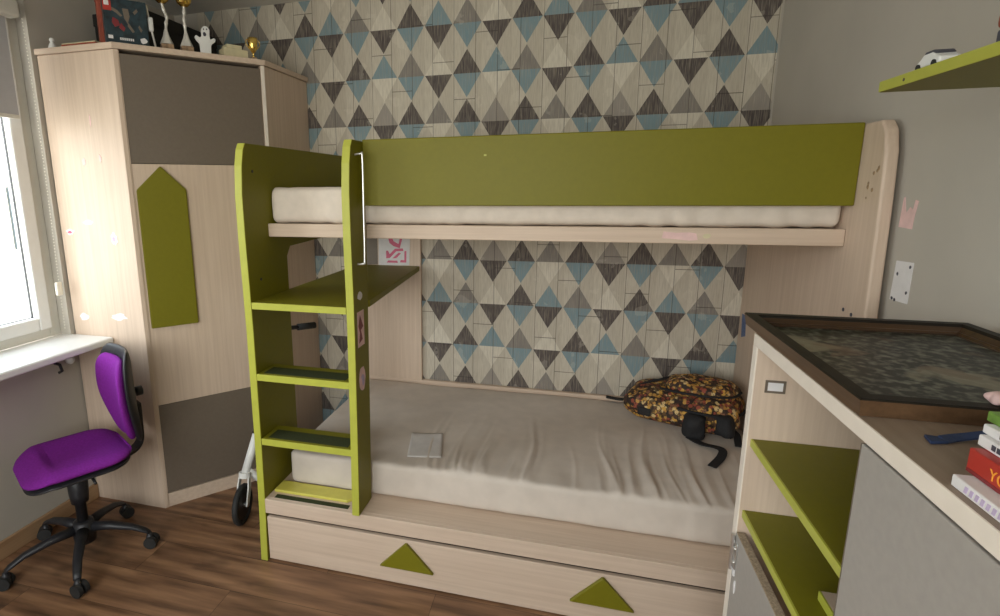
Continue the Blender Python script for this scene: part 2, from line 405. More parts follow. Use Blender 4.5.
# blind
bl = root('roller_blind', 'grey roller blind half lowered over the window at the left', 'blind', (XL-.02, -1.4, 1.9))
part('blind_cassette', box(XL-.025, XL+.035, -1.84, -1.005, 2.325, 2.395, .012), 'frame_pl', bl)
part('blind_fabric', box(XL-.012, XL-.010, -1.82, -1.045, 1.92, 2.34), 'blind', bl)
part('bottom_bar', box(XL-.016, XL-.006, -1.82, -1.045, 1.905, 1.922, .003), 'frame_pl', bl)
ch = B()
for k in range(95):
    for dy in (0,):
        z = 2.33-k*.0148
        bmesh.ops.create_icosphere(ch, subdivisions=1, radius=.0026, matrix=Matrix.Translation((XL+.012, -.985-dy+.006*math.sin(k*.05), z)))
part('bead_chain', ch, 'chain', bl)
part('chain_tensioner', softbox(XL+.004, XL+.02, -1.010, -.978, 1.10, 1.165, .0078, 4, 8, 12), 'chain', bl, True)
# cable hook beneath the sill
hk = root('cable_hook', 'small black hook and white knob on the wall just beneath the window sill', 'hook', (XL, -1.05, .75))
part('hook', tube([(XL, -1.06, .78), (XL+.03, -1.06, .775), (XL+.04, -1.06, .745), (XL+.02, -1.06, .735)], .007), 'black', hk, True)
part('knob', lathe([(.004, 0), (.018, .003), (.02, .02), (.012, .03), (.003, .034)], (XL, -.99, .775), 16, axis='x'), 'white_pl', hk, True)

# ------------------------------------------------------------------ bunk bed
bed = root('bunk_bed', 'bunk bed of pale wood with olive green guard rail and ladder frame', 'bunk bed', (1.02, -.55, 0))
# left end panel with ladder side
Lfront = [(0, -1.146), (.25, -1.135), (.52, -1.13), (1.03, -1.128), (1.2, -1.131), (1.40, -1.136), (1.57, -1.136), (1.68, -1.125), (1.74, -1.110), (1.765, -1.094)]
Lback = [(1.765, -.02), (1.36, -.02), (1.34, -.80), (1.30, -.83), (0, -.83)]
pts = [(y, z) for z, y in Lfront]+[(y, z) for z, y in Lback]
lp = part('end_panel', prism(pts, 'x', -.034, 0, .003), 'lime', bed, label='olive green left end panel')
def edge_curve(x0, x1, pr, t=.0015):
    """lighter edge band following a front profile [(z,y)]"""
    o = [(y-t, z) for z, y in pr]+[(y+.002, z) for z, y in reversed(pr)]
    return prism(o, 'x', x0, x1, .0006, seg=1)
part('edge_band', edge_curve(-.0325, -.0015, Lfront[:-1]+[(1.764, -1.095)]), 'lime_edge', lp)
for z, y in ((1.66, -1.06), (1.23, -1.05)):
    part('screw_cap', lathe([(.001, 0), (.006, 0), (.006, .0015), (.001, .0018)], (0, y, z), 12, axis='x'), 'black', lp)
Rfront = [(.292, -1.150), (.6, -1.140), (1.0, -1.131), (1.2, -1.131), (1.40, -1.136), (1.57, -1.136), (1.68, -1.125), (1.74, -1.110), (1.765, -1.094)]
pts = [(y, z) for z, y in Rfront]+[(-.985, 1.765), (-.985, 1.2), (-1.0, .7), (-1.015, .292)]
ru = part('ladder_upright', prism(pts, 'x', .408, .441, .003), 'lime', bed)
part('edge_band', edge_curve(.4095, .4395, Rfront[:-1]+[(1.764, -1.095)]), 'lime_edge', ru)
def sticker(parent, plane, val, pts, mats, th=.0008, name='sticker'):
    return part(name, prism(pts, plane, val, val+th), mats, parent)
s1 = sticker(ru, 'x', .441, [(-1.105, .985), (-1.04, .985), (-1.04, 1.125), (-1.105, 1.125)], 'palepink')
pk = B()
prism([(-1.095, 1.0), (-1.06, 1.01), (-1.075, 1.05), (-1.05, 1.06), (-1.08, 1.11), (-1.098, 1.07), (-1.085, 1.04)], 'x', .4418, .4424, bm=pk)
part('print', pk, 'darkred', s1)
s2 = sticker(ru, 'x', .441, blob(12, (-1.075, .85), .035, .055, 3, .15), 'palepink')
part('print', prism(blob(7, (-1.07, .85), .02, .035, 5, .5), 'x', .4418, .4424), 'lilac', s2)
sticker(ru, 'x', .441, blob(9, (-1.075, 1.185), .03, .02, 8, .5), 'white_paper', name='torn_sticker')
# steps
for i, (z, yb) in enumerate(((.567, -.995), (.851, -.995))):
    st = part('ladder_step', box(.0005, .4075, -1.128, yb, z-.030, z, .004), 'lime', bed)
    part('edge_band', box(.001, .407, -1.131, -1.127, z-.029, z-.001, .001), 'lime_edge', st)
    part('grip_strip', box(.025, .385, -1.115, -1.04, z, z+.0015), 'grip', st)
sh = part('middle_shelf', prism([(.0005, -1.128), (.4075, -1.128), (.4075, -1.0), (.445, -.98), (.378, -.025), (.0005, -.025)], 'z', 1.121, 1.15, .003), 'lime', bed)
part('edge_band', box(.001, .407, -1.131, -1.127, 1.122, 1.149, .001), 'lime_edge', sh)
part('screw_cap', lathe([(.001, 0), (.006, 0), (.006, .002), (.001, .002)], (.372, -.06, 1.15), 12), 'void', sh)
# hand rail on upright
hr = smoothpath([(.44, -1.075, 1.712), (.462, -1.075, 1.714), (.470, -1.075, 1.70), (.470, -1.078, 1.5), (.470, -1.082, 1.33), (.464, -1.084, 1.312), (.44, -1.084, 1.310)], 5)
part('grab_handle', tube(hr, .0045, 8), 'chrome', bed, True)
# guard rail, wood rail, base
gd = part('guard_rail', box(.441, 2.0495, -1.003, -.983, 1.5246, 1.771, .004), 'lime', bed)
part('scratch', box(.905, .914, -1.0036, -1.003, 1.70, 1.706), 'lime_edge', gd)
rl = part('side_rail', box(.0005, 2.0495, -.973, -.948, 1.397, 1.451, .003), 'wood_x', bed)
sticker(rl, 'y', -.974, [(1.515, 1.415), (1.56, 1.412), (1.60, 1.408), (1.628, 1.410), (1.622, 1.432), (1.60, 1.436), (1.56, 1.434), (1.52, 1.438)], 'palepink', name='torn_sticker')
sticker(rl, 'y', -.974, blob(8, (1.655, 1.424), .016, .010, 2), 'cream', name='torn_sticker')
part('upper_base_board', box(.0005, 2.0495, -.948, -.02, 1.42, 1.448, .002), 'wood_x', bed)
part('back_rail', box(.0005, 2.0495, -.02, -.002, 1.36, 1.60, .002), 'wood_x', bed)
# right end panel
Rf = [(0, -1.16), (.6, -1.16), (1.0, -1.158), (1.23, -1.155), (1.4, -1.148), (1.55, -1.142), (1.68, -1.132), (1.74, -1.115), (1.768, -1.088)]
pts = [(y, z) for z, y in Rf]+[(-.05, 1.768), (-.004, 1.74), (-.004, 0)]
rp = part('end_panel', prism(pts, 'x', 2.05, 2.084, .007, seg=3), 'wood_z', bed, label='pale wooden right end panel')
for y, z, s_ in ((-1.088, 1.621, .006), (-1.111, 1.634, .007), (-1.105, 1.627, .005), (-1.066, 1.582, .007), (-1.066, 1.592, .005), (-1.091, 1.573, .006), (-1.064, 1.55, .004)):
    part('scuff_mark', prism(blob(7, (y, z), s_, s_*1.2, int(z*1000)), 'x', 2.0492, 2.0500), 'marble', rp)
bs = sticker(rp, 'x', 2.0490, [(-.045, .965), (-.105, .968), (-.125, .87), (-.065, .85)], 'blueprint')
for y, z in ((-1.028, 1.205), (-1.08, 1.20)):
    part('screw_cap', lathe([(.001, 0), (.006, 0), (.006, .002), (.001, .002)], (2.048, y, z), 10, axis='x'), 'inkmark', rp)
# back support board with drawing
bb = part('back_board', box(.02, .386, -.024, -.002, .30, 1.36, .002), 'wood_z', bed)
dr = sticker(bb, 'y', -.0255, [(.13, 1.148), (.318, 1.152), (.325, 1.335), (.133, 1.335)], 'white_paper', name='drawing')
pk = B()
for pp in ([(.19, 1.32), (.20, 1.28), (.225, 1.262), (.262, 1.25), (.285, 1.33), (.27, 1.335), (.255, 1.275), (.225, 1.29), (.21, 1.33)],
           [(.18, 1.165), (.25, 1.165), (.245, 1.178), (.19, 1.178)], [(.262, 1.168), (.30, 1.168), (.302, 1.235), (.29, 1.235), (.288, 1.182), (.266, 1.182)],
           [(.178, 1.19), (.20, 1.192), (.24, 1.232), (.285, 1.235), (.28, 1.25), (.232, 1.247), (.20, 1.215), (.19, 1.235), (.178, 1.235)], [(.215, 1.19), (.24, 1.192), (.27, 1.222), (.255, 1.225)]):
    prism(pp, 'y', -.0263, -.0257, bm=pk)
part('pink_pattern', pk, 'pink', dr)
sticker(bb, 'y', -.0255, [(.045, 1.150), (.125, 1.152), (.125, 1.33), (.045, 1.33)], 'taupe', name='dark_rectangle')  # dark rectangle on the board, left of the drawing
# lower platform
pf = part('platform', box(.0005, 2.0495, -1.1205, -.002, .262, .292, .002), 'wood_x', bed)
part('platform_fascia', box(.0005, 2.0495, -1.139, -1.121, .2265, .292, .002), 'wood_x', bed)
part('grip_strip', box(.035, .375, -1.118, -1.092, .292, .2935), 'grip', pf)
part('back_ledge', box(.0005, 2.0495, -.028, -.001, .292, .462, .003), 'wood_x', bed)
yb_ = [(.012, -1.078), (.355, -1.078), (.372, -1.06), (.375, -1.0), (.012, -1.0)]
part('lime_insert_board', prism(yb_, 'z', .292, .305, .003), 'yellow', bed)
dw = part('drawer', box(.004, 2.046, -1.137, -1.117, .006, .209, .003), 'wood_x', bed)
part('drawer_box', box(.03, 2.02, -1.116, -.3, .02, .19, .002), 'void', dw)
for cx in (.634, 1.381):
    part('triangle_handle', prism([(cx-.113, .083), (cx+.113, .083), (cx+.004, .199), (cx-.004, .199)], 'y', -1.153, -1.137, .003), ['lime'], dw)

# mattresses
rnd = random.Random(5)
wr = [(rnd.uniform(.62, 1.98), rnd.uniform(.006, .016), rnd.uniform(.002, .010), rnd.uniform(-.08, .12), rnd.uniform(.25, .75)) for _ in range(58)]
def lowdisp(p, n):
    d = Vector((0, 0, 0))
    if n.z > .05:
        h = 0
        for x, s_, a, sk, ln in wr:
            t_ = (p.y+1.0)/ln
            xx = x+sk*(p.y+1.0)+.012*math.sin(9*p.y+x*7)
            fade = max(0, 1-max(0, t_))*min(1, .25+t_*5)
            if abs(p.x-xx) < 3*s_: h += a*fade*math.exp(-((p.x-xx)/s_)**2)
        h += .006*noise.noise(Vector((p.x*3, p.y*4, 0)))
        h += .008*math.exp(-((p.y+.9)/.1)**2)*noise.noise(Vector((p.x*9, p.y*3, 4)))
        d.z = h*n.z
        d.z += -.006*max(0, n.z)
    if n.y < -.3: d.y = .004*noise.noise(Vector((p.x*5, p.z*8, 2)))+.003*noise.noise(Vector((p.x*18, p.z*6, 2)))
    return d
part('mattress', softbox(.045, 2.044, -.996, -.034, .2935, .452, (.035, .022, .022), 300, 70, 10, lowdisp), 'mattress', None, True,
     tagd=('thick beige mattress with wrinkled cover on the lower bunk', 'mattress'))
def updisp(p, n):
    d = Vector((0, 0, 0)); q = .0025*math.sin(p.x*70+1.5*noise.noise(Vector((p.x*6, p.z*20, 0))))*noise.noise(Vector((p.x*5, p.y*5, p.z*9)))
    d += n*(q*1.6+.003*noise.noise(Vector((p.x*12, p.y*9, p.z*14))))
    return d
part('mattress', softbox(.001, 2.047, -.946, -.05, 1.4515, 1.597, (.018, .028, .032), 280, 40, 14, updisp), 'mattress_up', None, True,
     tagd=('cream quilted mattress on the upper bunk behind the green guard rail', 'mattress'))
part('paper_sheet', xf(softbox(-.074, .074, -.115, .115, 0, .002, .0009, 12, 16, 2, lambda p, n: Vector((0, 0, .003*noise.noise(Vector((p.x*14, p.y*14, 1)))+.003))), Matrix.Translation((.622, -.795, .4485)) @ Matrix.Rotation(.2, 4, 'Z')),
     'grey_paper', None, True, tagd=('small pale grey folded sheet lying on the lower mattress', 'paper'))

# ------------------------------------------------------------------ backpack
bp = root('backpack', 'mustard and black patterned backpack lying on the lower mattress', 'backpack', (1.79, -.235, .452), math.radians(-22), world=False)
def bagd(p, n):
    k = 1+.10*noise.noise(p*7)
    return n*(.022*noise.noise(p*9+Vector((3, 1, 2)))+.008*noise.noise(p*26)) if n.z > -.6 else Vector((0, 0, 0))
body = softbox(-.265, .235, -.155, .17, .0, .165, (.10, .09, .075), 44, 34, 18, bagd)
for v in body.verts: v.co.z *= 1+.18*max(0, v.co.x/.25)-.06*max(0, -v.co.x/.25)
bd = part('bag_body', body, 'bagprint', bp, True)
pk_ = softbox(-.09, .215, -.09, .13, .13, .222, (.09, .08, .04), 30, 24, 10, bagd)
part('top_pocket', pk_, 'bagprint', bp, True)
part('zip', tube(smoothpath([(-.10, -.09, .175), (0, -.115, .182), (.12, -.115, .19), (.205, -.06, .19), (.225, .04, .185)], 6), .006, 8), 'blacktex', bp, True)
part('zip', tube(smoothpath([(-.255, -.06, .10), (-.2, -.03, .155), (-.12, .03, .182), (-.07, .10, .19)], 6), .006, 8), 'blacktex', bp, True)
part('zip', tube(smoothpath([(.0, -.170, .125), (.08, -.168, .12), (.17, -.14, .115), (.235, -.06, .11), (.25, .04, .10)], 6), .007, 8), 'blacktex', bp, True)
part('shoulder_strap', softbox(.035, .13, -.215, -.12, .001, .115, (.03, .035, .03), 12, 10, 12, bagd), 'blacktex', bp, True)
part('shoulder_strap', softbox(.145, .225, -.17, -.10, .03, .135, (.025, .025, .03), 12, 10, 12, bagd), 'blacktex', bp, True)
part('patch', xf(softbox(-.03, .03, -.006, .006, -.02, .02, .005, 6, 3, 6), Matrix.Translation((-.15, -.158, .065))), 'blacktex', bp, True)
part('webbing', ribbon(smoothpath([(.06, -.20, .012), (.12, -.235, .010), (.20, -.245, .012), (.212, -.31, .007), (.195, -.42, .005)], 6), .034, .004, (.9, .35, 0)), 'blacktex', bp)
part('webbing', ribbon(smoothpath([(-.255, .05, .02), (-.30, .075, .012), (-.345, .055, .012), (-.40, .04, .016)], 6), .03, .005, (.2, 1, 0)), 'blacktex', bp)
part('webbing', ribbon(smoothpath([(.20, -.04, .03), (.235, -.07, .02), (.247, -.11, .006), (.258, -.16, .005)], 6), .03, .004, (1, .3, 0)), 'blacktex', bp)

# ------------------------------------------------------------------ wardrobe
A_ = Vector((-.722, -.934)); C_ = Vector((-.290, -.447)); DD = (C_-A_).normalized(); NN = Vector((DD.y, -DD.x))  # outward
SL = (C_-A_).length
def dg(s, d): p = A_+DD*s+NN*d; return (p.x, p.y)
wd = root('corner_wardrobe', 'tall pale wooden corner wardrobe with two taupe panels on its angled door', 'wardrobe', (-.75, -.4, 0))
part('left_side', prism([(-1.143, -.934), (A_.x, A_.y), dg(.0, -.002), dg(.022, -.002), dg(.022, -.03), (-1.143, -.914)], 'z', 0, 2.19, .001), 'wood_z', wd)
part('right_side', prism([(C_.x, C_.y), (C_.x, -.003), (C_.x-.02, -.003), dg(SL-.018, -.03), dg(SL-.018, -.0)], 'z', 0, 2.19, .001), 'wood_z', wd)
part('edge_band', prism([dg(-.001, .0012), dg(.0165, .0012), dg(.0165, -.012), dg(.001, -.012)], 'z', .001, 2.19), 'wood_z', wd)
part('edge_band', prism([dg(SL-.0175, .0012), dg(SL+.0, .0012), dg(SL-.003, -.012), dg(SL-.0175, -.012)], 'z', .001, 2.19), 'edge', wd)
part('carcass', prism([dg(.025, -.05), dg(SL-.02, -.05), (-.313, -.006), (-1.143, -.006), (-1.143, -.912)], 'z', .003, 2.18), 'void', wd)
tp = [(-1.146, -.944), (A_.x+.002, -.944)]+[dg(.0, .012), dg(SL, .012)]+[(C_.x+.008, -.002), (-1.146, -.002)]
part('top_board', prism([(-1.146, -.944), (A_.x+.0045, -.944), (C_.x+.010, C_.y-.005), (C_.x+.010, -.002), (-1.146, -.002)], 'z', 2.192, 2.217, .002), 'wood_x', wd)
part('plinth', prism([dg(.017, -.004), dg(SL-.018, -.004), dg(SL-.018, -.045), dg(.017, -.045)], 'z', 0, .072, .001), 'wood_x', wd)
def dboard(z0, z1, d=.0): return prism([dg(.022, d), dg(SL-.021, d), dg(SL-.021, d-.02), dg(.022, d-.02)], 'z', z0, z1, .0015)
door = part('door', dboard(.5495, 1.709, -.004), 'wood_z', wd)
part('upper_panel', dboard(1.711, 2.176, -.004), 'taupe', door, label='taupe upper door panel')
part('lower_panel', dboard(.078, .548, -.004), 'taupe', door, label='taupe lower door panel')
hp = B(); lo2 = [(.030, .942), (.240, .942), (.240, 1.592), (.137, 1.70), (.030, 1.592)]
t = bmesh.new(); fr = [t.verts.new((*dg(s, .010), z)) for s, z in lo2]; bk = [t.verts.new((*dg(s, -.003), z)) for s, z in lo2]
t.faces.new(fr); t.faces.new(bk[::-1])
for i in range(5): t.faces.new((fr[i], bk[i], bk[(i+1) % 5], fr[(i+1) % 5]))
bmesh.ops.bevel(t, geom=list(t.edges), offset=.003, segments=2, affect='EDGES')
part('green_handle_plate', t, 'lime', door, label='olive green pointed plate')
for i, (x, z, a, b_, mt) in enumerate(((-1.09, 1.40, .030, .018, 'white_paper'), (-.975, 1.445, .035, .016, 'white_paper'), (-.835, 1.37, .022, .034, 'white_paper'),
        (-1.075, .985, .032, .024, 'white_paper'), (-.862, .995, .055, .020, 'white_paper'), (-.955, 1.72, .012, .022, 'palepink'), (-.86, 1.735, .01, .02, 'palepink'), (-.89, 1.90, .006, .03, 'palepink'))):
    s_ = part('peeled_sticker', prism(blob(14, (x, z), a, b_, 40+i, .45), 'y', -.9352, -.9342), mt, wd)
    if i in (0, 2): part('print', prism(blob(9, (x-.002, z-.002), a*.5, b_*.5, 60+i, .4), 'y', -.9362, -.9353), 'pink' if i == 0 else 'lilac', s_)

# things on the wardrobe
ZT = 2.217
def local_dg(s, d): p = dg(s, d); return (p[0], p[1])
ang = math.atan2(DD.y, DD.x)
def on_diag(name, label, cat, s, d, group=None, rz=0): return root(name, label, cat, (*dg(s, -d), ZT), ang+rz, group, world=False)
tb = on_diag('construction_toy_box', 'dark teal toy box with a red corner badge on the wardrobe', 'box', .066, .066)
tbb = part('carton', box(-.084, .084, -.036, .036, 0, .188, .002), 'boxdark', tb)
part('badge', box(-.0842, -.052, -.0375, -.036, .135, .188), 'red', tbb)
part('badge_patch', box(-.079, -.060, -.0383, -.0375, .155, .174, .0005), 'white_paper', tbb)
part('age_mark', box(-.074, -.056, -.0375, -.036, .022, .036, .0005), 'white_paper', tbb)
lt = B()
for k in range(7): box(-.03+k*.008, -.0245+k*.008, -.0375, -.036, .020, .030, bm=lt)
part('white_emblem', prism(blob(10, (.062, .026), .017, .014, 3), 'y', -.0375, -.036), 'white_paper', tbb)
part('caption', lt, 'white_paper', tbb)
art = B()
for k, pp in enumerate(([(-.055, .14), (-.035, .128), (-.02, .115), (-.012, .12), (-.03, .14), (-.05, .15)], [(-.01, .15), (.012, .15), (.016, .12), (.006, .09), (-.006, .11)], [(.008, .095), (.03, .06), (.022, .055), (.004, .08)], [(.03, .14), (.045, .155), (.05, .145), (.036, .13)], [(.05, .09), (.062, .07), (.055, .06), (.046, .08)])):
    prism(pp, 'y', -.0374, -.036, bm=art)
part('robot_picture', art, 'taupe', tbb); a2 = B()
for pp in ([(-.05, .11), (-.03, .10), (-.025, .08), (-.045, .07), (-.055, .09)], [(-.02, .09), (-.005, .07), (-.012, .055), (-.03, .07)]): prism(pp, 'y', -.0374, -.036, bm=a2)
part('robot_picture', a2, 'darkred', tbb)
rb = on_diag('card_box', 'dull red box standing behind the dark teal toy box', 'box', .012, .165)
rbb = part('carton', box(-.045, .06, -.04, .05, 0, .235, .002), 'reddull', rb)
part('lid', box(-.047, .062, -.042, .052, .21, .24, .002), 'red', rb)
sr = on_diag('silver_stick', 'thin silver stick leaning beside the dark teal toy box', 'stick', .166, .05)
part('rod', tube([(.012, -.005, .003), (-.002, .0, .10), (-.012, .006, .185)], .0045, 8), 'silver', sr, True)
part('clip', softbox(-.012, .010, -.010, .010, .075, .135, .006, 6, 6, 8), 'white_pl', sr, True)
bx = root('storage_box', 'flat black box behind the trophies on the wardrobe', 'box', (-.95, -.36, ZT))
part('carton', box(-1.10, -.80, -.64, -.10, ZT, 2.40, .003), 'boxblack', bx); part('lid', box(-1.104, -.796, -.644, -.096, 2.385, 2.442, .003), 'boxblack', bx)
def trophy(s, d, label, seed):
    t_ = on_diag('trophy', label, 'trophy', s, d, None)
    part('marble_base', box(-.027, .027, -.022, .022, 0, .038, .003), 'marble', t_)
    part('foot', lathe([(.03, .038), (.027, .045), (.014, .075), (.009, .095), (.006, .10)], n=6), 'silver', t_)
    st = smoothpath([(0, 0, .095), (.004*seed, 0, .13), (.009*seed, 0, .155), (0, .003, .185), (-.007*seed, 0, .215)], 6)
    part('stem', tube(st, [.009-.003*abs(math.sin(i*.5)) for i in range(len(st))], 8), 'silver', t_, True)
    cup = part('cup', lathe([(.003, .212), (.016, .216), (.030, .228), (.037, .25), (.040, .28), (.041, .31), (.039, .31), (.037, .28), (.033, .25), (.004, .225)], (-.007*seed, 0, 0), 24), 'gold', t_, True)
    return t_
trophy(.232, .09, 'gold cup trophy on the wardrobe, beside the dark toy box', 1)
trophy(.318, .09, 'gold cup trophy on the wardrobe, beside the white ghost figurine', -.3)
gh = on_diag('ghost_figurine', 'white ghost figurine with raised arms and dark mouth', 'figurine', .395, .055)
t = prism([(-.024, 0), (.022, 0), (.024, .045), (.030, .056), (.044, .066), (.047, .080), (.038, .083), (.022, .074), (.020, .09), (.022, .118), (.010, .132), (-.006, .130), (-.016, .115), (-.014, .088), (-.024, .078), (-.040, .088), (-.047, .080), (-.040, .066), (-.026, .052)], 'y', -.011, .011, .004)
gb = part('body', t, 'white_pl', gh)
f_ = B(); prism(blob(10, (-.003, .094), .008, .011, 1, .2), 'y', -.0125, -.011, bm=f_); prism(blob(8, (-.006, .116), .003, .004, 1, .1), 'y', -.0125, -.011, bm=f_); prism(blob(8, (.008, .117), .003, .004, 1, .1), 'y', -.0125, -.011, bm=f_)
part('face', f_, 'inkmark', gb)
part('base', box(-.03, .03, -.018, .018, 0, .008, .002), 'white_pl', gh)
bk = on_diag('small_card_box', 'flat cream box lying between the ghost figurine and the small gold cup', 'box', .535, .10, rz=.1)
part('carton', box(-.06, .06, -.035, .035, 0, .052, .002), 'cream', bk); part('lid', box(-.045, .03, -.0355, .0355, .052, .070, .002), 'cream', bk)
sc_ = on_diag('small_trophy', 'small gold two-handled cup at the right end of the wardrobe top', 'trophy', .618, .05)
sc_.scale = (.78, .78, .8)
part('base', box(-.018, .018, -.018, .018, 0, .022, .002), 'marble', sc_)
part('cup', lathe([(.012, .022), (.006, .03), (.005, .045), (.014, .055), (.026, .075), (.029, .10), (.031, .135), (.028, .135), (.025, .10), (.003, .065)], n=20), 'gold', sc_, True)
for sgn in (-1, 1):
    part('cup_handle', tube(smoothpath([(sgn*.026, 0, .125), (sgn*.040, 0, .12), (sgn*.042, 0, .095), (sgn*.022, 0, .07)], 5), .0025, 6), 'gold', sc_, True)
fg = root('figurine', 'tiny white figurine at the window end of the wardrobe top', 'figurine', (-1.085, -.90, ZT))
part('body', lathe([(.004, ZT), (.018, ZT), (.016, ZT+.015), (.009, ZT+.03), (.006, ZT+.034)], (-1.085, -.90, 0), 14), 'white_pl', fg, True)
part('head', softbox(-1.095, -1.075, -.91, -.89, ZT+.032, ZT+.054, .0098, 6, 6, 6), 'white_pl', fg, True)
rr_ = root('magazine', 'thin dull red booklet lying on the wardrobe top at the left', 'booklet', (-.93, -.86, ZT))
part('cover', prism([(-1.02, -.915), (-.83, -.915), (-.83, -.80), (-1.02, -.80)], 'z', ZT, ZT+.016, .002), 'reddull', rr_)
part('pages', box(-1.018, -.832, -.913, -.802, ZT+.016, ZT+.020), 'cream', rr_)

# ------------------------------------------------------------------ scooter
so = root('kick_scooter', 'kick scooter with white fork parked between wardrobe and bunk bed', 'scooter', (-.22, -.7, 0))
wc = Vector((-.262, -.935, .098)); wdir = Vector((-.18, .98, 0)).normalized(); wax = Vector((wdir.y, -wdir.x, 0))
def wheel(c, d, r, w):
    t_ = B(); tube([c+(d*math.cos(2*PI*k/32)+Vector((0, 0, 1))*math.sin(2*PI*k/32))*(r-w/2) for k in range(32)], w/2, 10, t_, True)
    return t_
fw_ = part('front_wheel', wheel(wc, wdir, .098, .030), 'rubber', so, True)
def disc(c, ax, r, h): return tube([c-ax*h/2, c+ax*h/2], r, 24)
part('wheel_hub', disc(wc, wax, .070, .016), 'black', fw_)
part('axle', disc(wc, wax, .010, .062), 'chrome', fw_)
cr_ = Vector((-.215, -.80, .30)); topp = Vector((-.150, -.61, .90))
fk = B()
for sgn in (-1, 1):
    ribbon([wc+wax*sgn*.025+Vector((0, 0, -.01)), wc+wax*sgn*.027+Vector((0, 0, .07))+wdir*.03, wc+wax*sgn*.022+wdir*.05+Vector((0, 0, .125))], .028, .006, wdir, fk)
tube([wc+wdir*.05+Vector((0, 0, .115)), wc+wdir*.055+Vector((0, 0, .14))], .030, 12, fk)
part('fork', fk, 'white_pl', so)
s0 = wc+wdir*.055+Vector((0, 0, .13))
part('steering_tube', tube([s0, s0+(topp-s0)*.28], .021, 14), 'white_pl', so, True)
part('collar', tube([s0+(topp-s0)*.27, s0+(topp-s0)*.32], .025, 14), 'black', so, True)
part('stem', tube([s0+(topp-s0)*.30, topp], .015, 12), 'chrome', so, True)
hb = Vector((.45, .88, -.10)).normalized()
part('handlebar', tube([topp-hb*.15, topp+hb*.15], .011, 10), 'black', so, True)
for a in (-1, 1): part('grip', tube([topp+hb*a*.06, topp+hb*a*.165], .017, 12), 'rubber', so, True)
part('deck', prism([(-.255, -.76), (-.225, -.80), (-.185, -.80), (-.145, -.76), (-.135, -.25), (-.245, -.25)], 'z', .065, .095, .006), 'black', so)
part('neck', tube([s0+Vector((0, 0, .03)), (-.20, -.76, .09)], .018, 10), 'white_pl', so, True)
rw = part('rear_wheel', wheel(Vector((-.19, -.15, .085)), Vector((0, 1, 0)), .085, .028), 'rubber', so, True)
part('wheel_hub', disc(Vector((-.19, -.15, .085)), Vector((1, 0, 0)), .062, .014), 'black', rw)
part('rear_fender', ribbon([(-.19, -.28, .10), (-.19, -.22, .165), (-.19, -.14, .182), (-.19, -.08, .16)], .05, .004, (1, 0, 0)), 'black', so)

# ------------------------------------------------------------------ office chair (local frame: faces -y)
rz = math.atan2(-.87, -.49)+PI/2
oc = root('swivel_chair', 'purple armless swivel office chair with black five-star base', 'chair', (-.806, -1.312, 0), rz, world=False)
Ri = Matrix.Rotation(-rz, 3, 'Z')
def seatshape(z0, z1, hw, hd, rnd_, n=40, bulge=0):
    return softbox(-hw, hw, -hd, hd, z0, z1, (hw*.62, hd*.58, rnd_), 26, 26, 8,
        lambda p, n_: Vector((0, 0, (-.016*max(0, 1-(p.x/.16)**2)*(1 if p.y > -.1 else .3) if n_.z > 0 else 0)-.035*max(0, (-p.y-.12)/.1))))
part('seat', seatshape(.452, .508, .212, .200, .027), 'purple', oc, True)
part('seat_shell', seatshape(.430, .464, .205, .193, .016), 'black', oc, True)
part('seat_mechanism', box(-.07, .07, -.09, .11, .405, .436, .008), 'black', oc)
part('gas_column', lathe([(.022, .16), (.022, .26), (.034, .26), (.038, .30), (.040, .36), (.030, .37), (.030, .41), (.012, .412)], n=20), 'black', oc, True)
part('base_hub', lathe([(.030, .065), (.042, .07), (.045, .12), (.040, .165), (.026, .17)], n=20), 'black', oc, True)
part('height_lever', tube([(.05, .03, .42), (.14, .03, .415), (.19, .03, .41)], .006, 8), 'black', oc, True)
BS = Ri @ Vector((-.012, -.006, 0))
for k in range(5):
    a = math.radians(-46+72*k); d = Ri @ Vector((math.cos(a), math.sin(a), 0)); sd = Vector((-d.y, d.x, 0))
    leg = B(); st = [(.03, .135, .024, .022), (.12, .128, .021, .018), (.21, .108, .018, .014), (.265, .082, .016, .011), (.278, .070, .014, .008)]; rings = []
    for r_, z_, w_, h_ in st:
        c_ = d*r_+Vector((0, 0, z_))+BS*min(1, r_/.2); rings.append([leg.verts.new(c_+sd*w_*math.cos(2*PI*q/10)+Vector((0, 0, 1))*h_*math.sin(2*PI*q/10)) for q in range(10)])
    for P_, Q_ in zip(rings, rings[1:]):
        for q in range(10): leg.faces.new((P_[q], P_[(q+1) % 10], Q_[(q+1) % 10], Q_[q]))
    leg.faces.new(rings[0]); leg.faces.new(rings[-1][::-1])
    lg = part('base_arm', leg, 'black', oc, True)
    ca = a+.9*math.sin(k*2.3+1); cd = Ri @ Vector((math.cos(ca), math.sin(ca), 0)); cs = Vector((-cd.y, cd.x, 0)); c_ = d*.276+BS
    for sgn in (-1, 1):
        part('castor_wheel', disc(c_+cs*sgn*.014+Vector((0, 0, .028))+cd*.006, cs, .0275, .018), 'rubber', lg)
    part('castor_housing', tube([c_+Vector((0, 0, .03)), c_+Vector((0, 0, .052)), c_+Vector((0, 0, .072))], [.017, .016, .009], 10), 'black', lg, True)
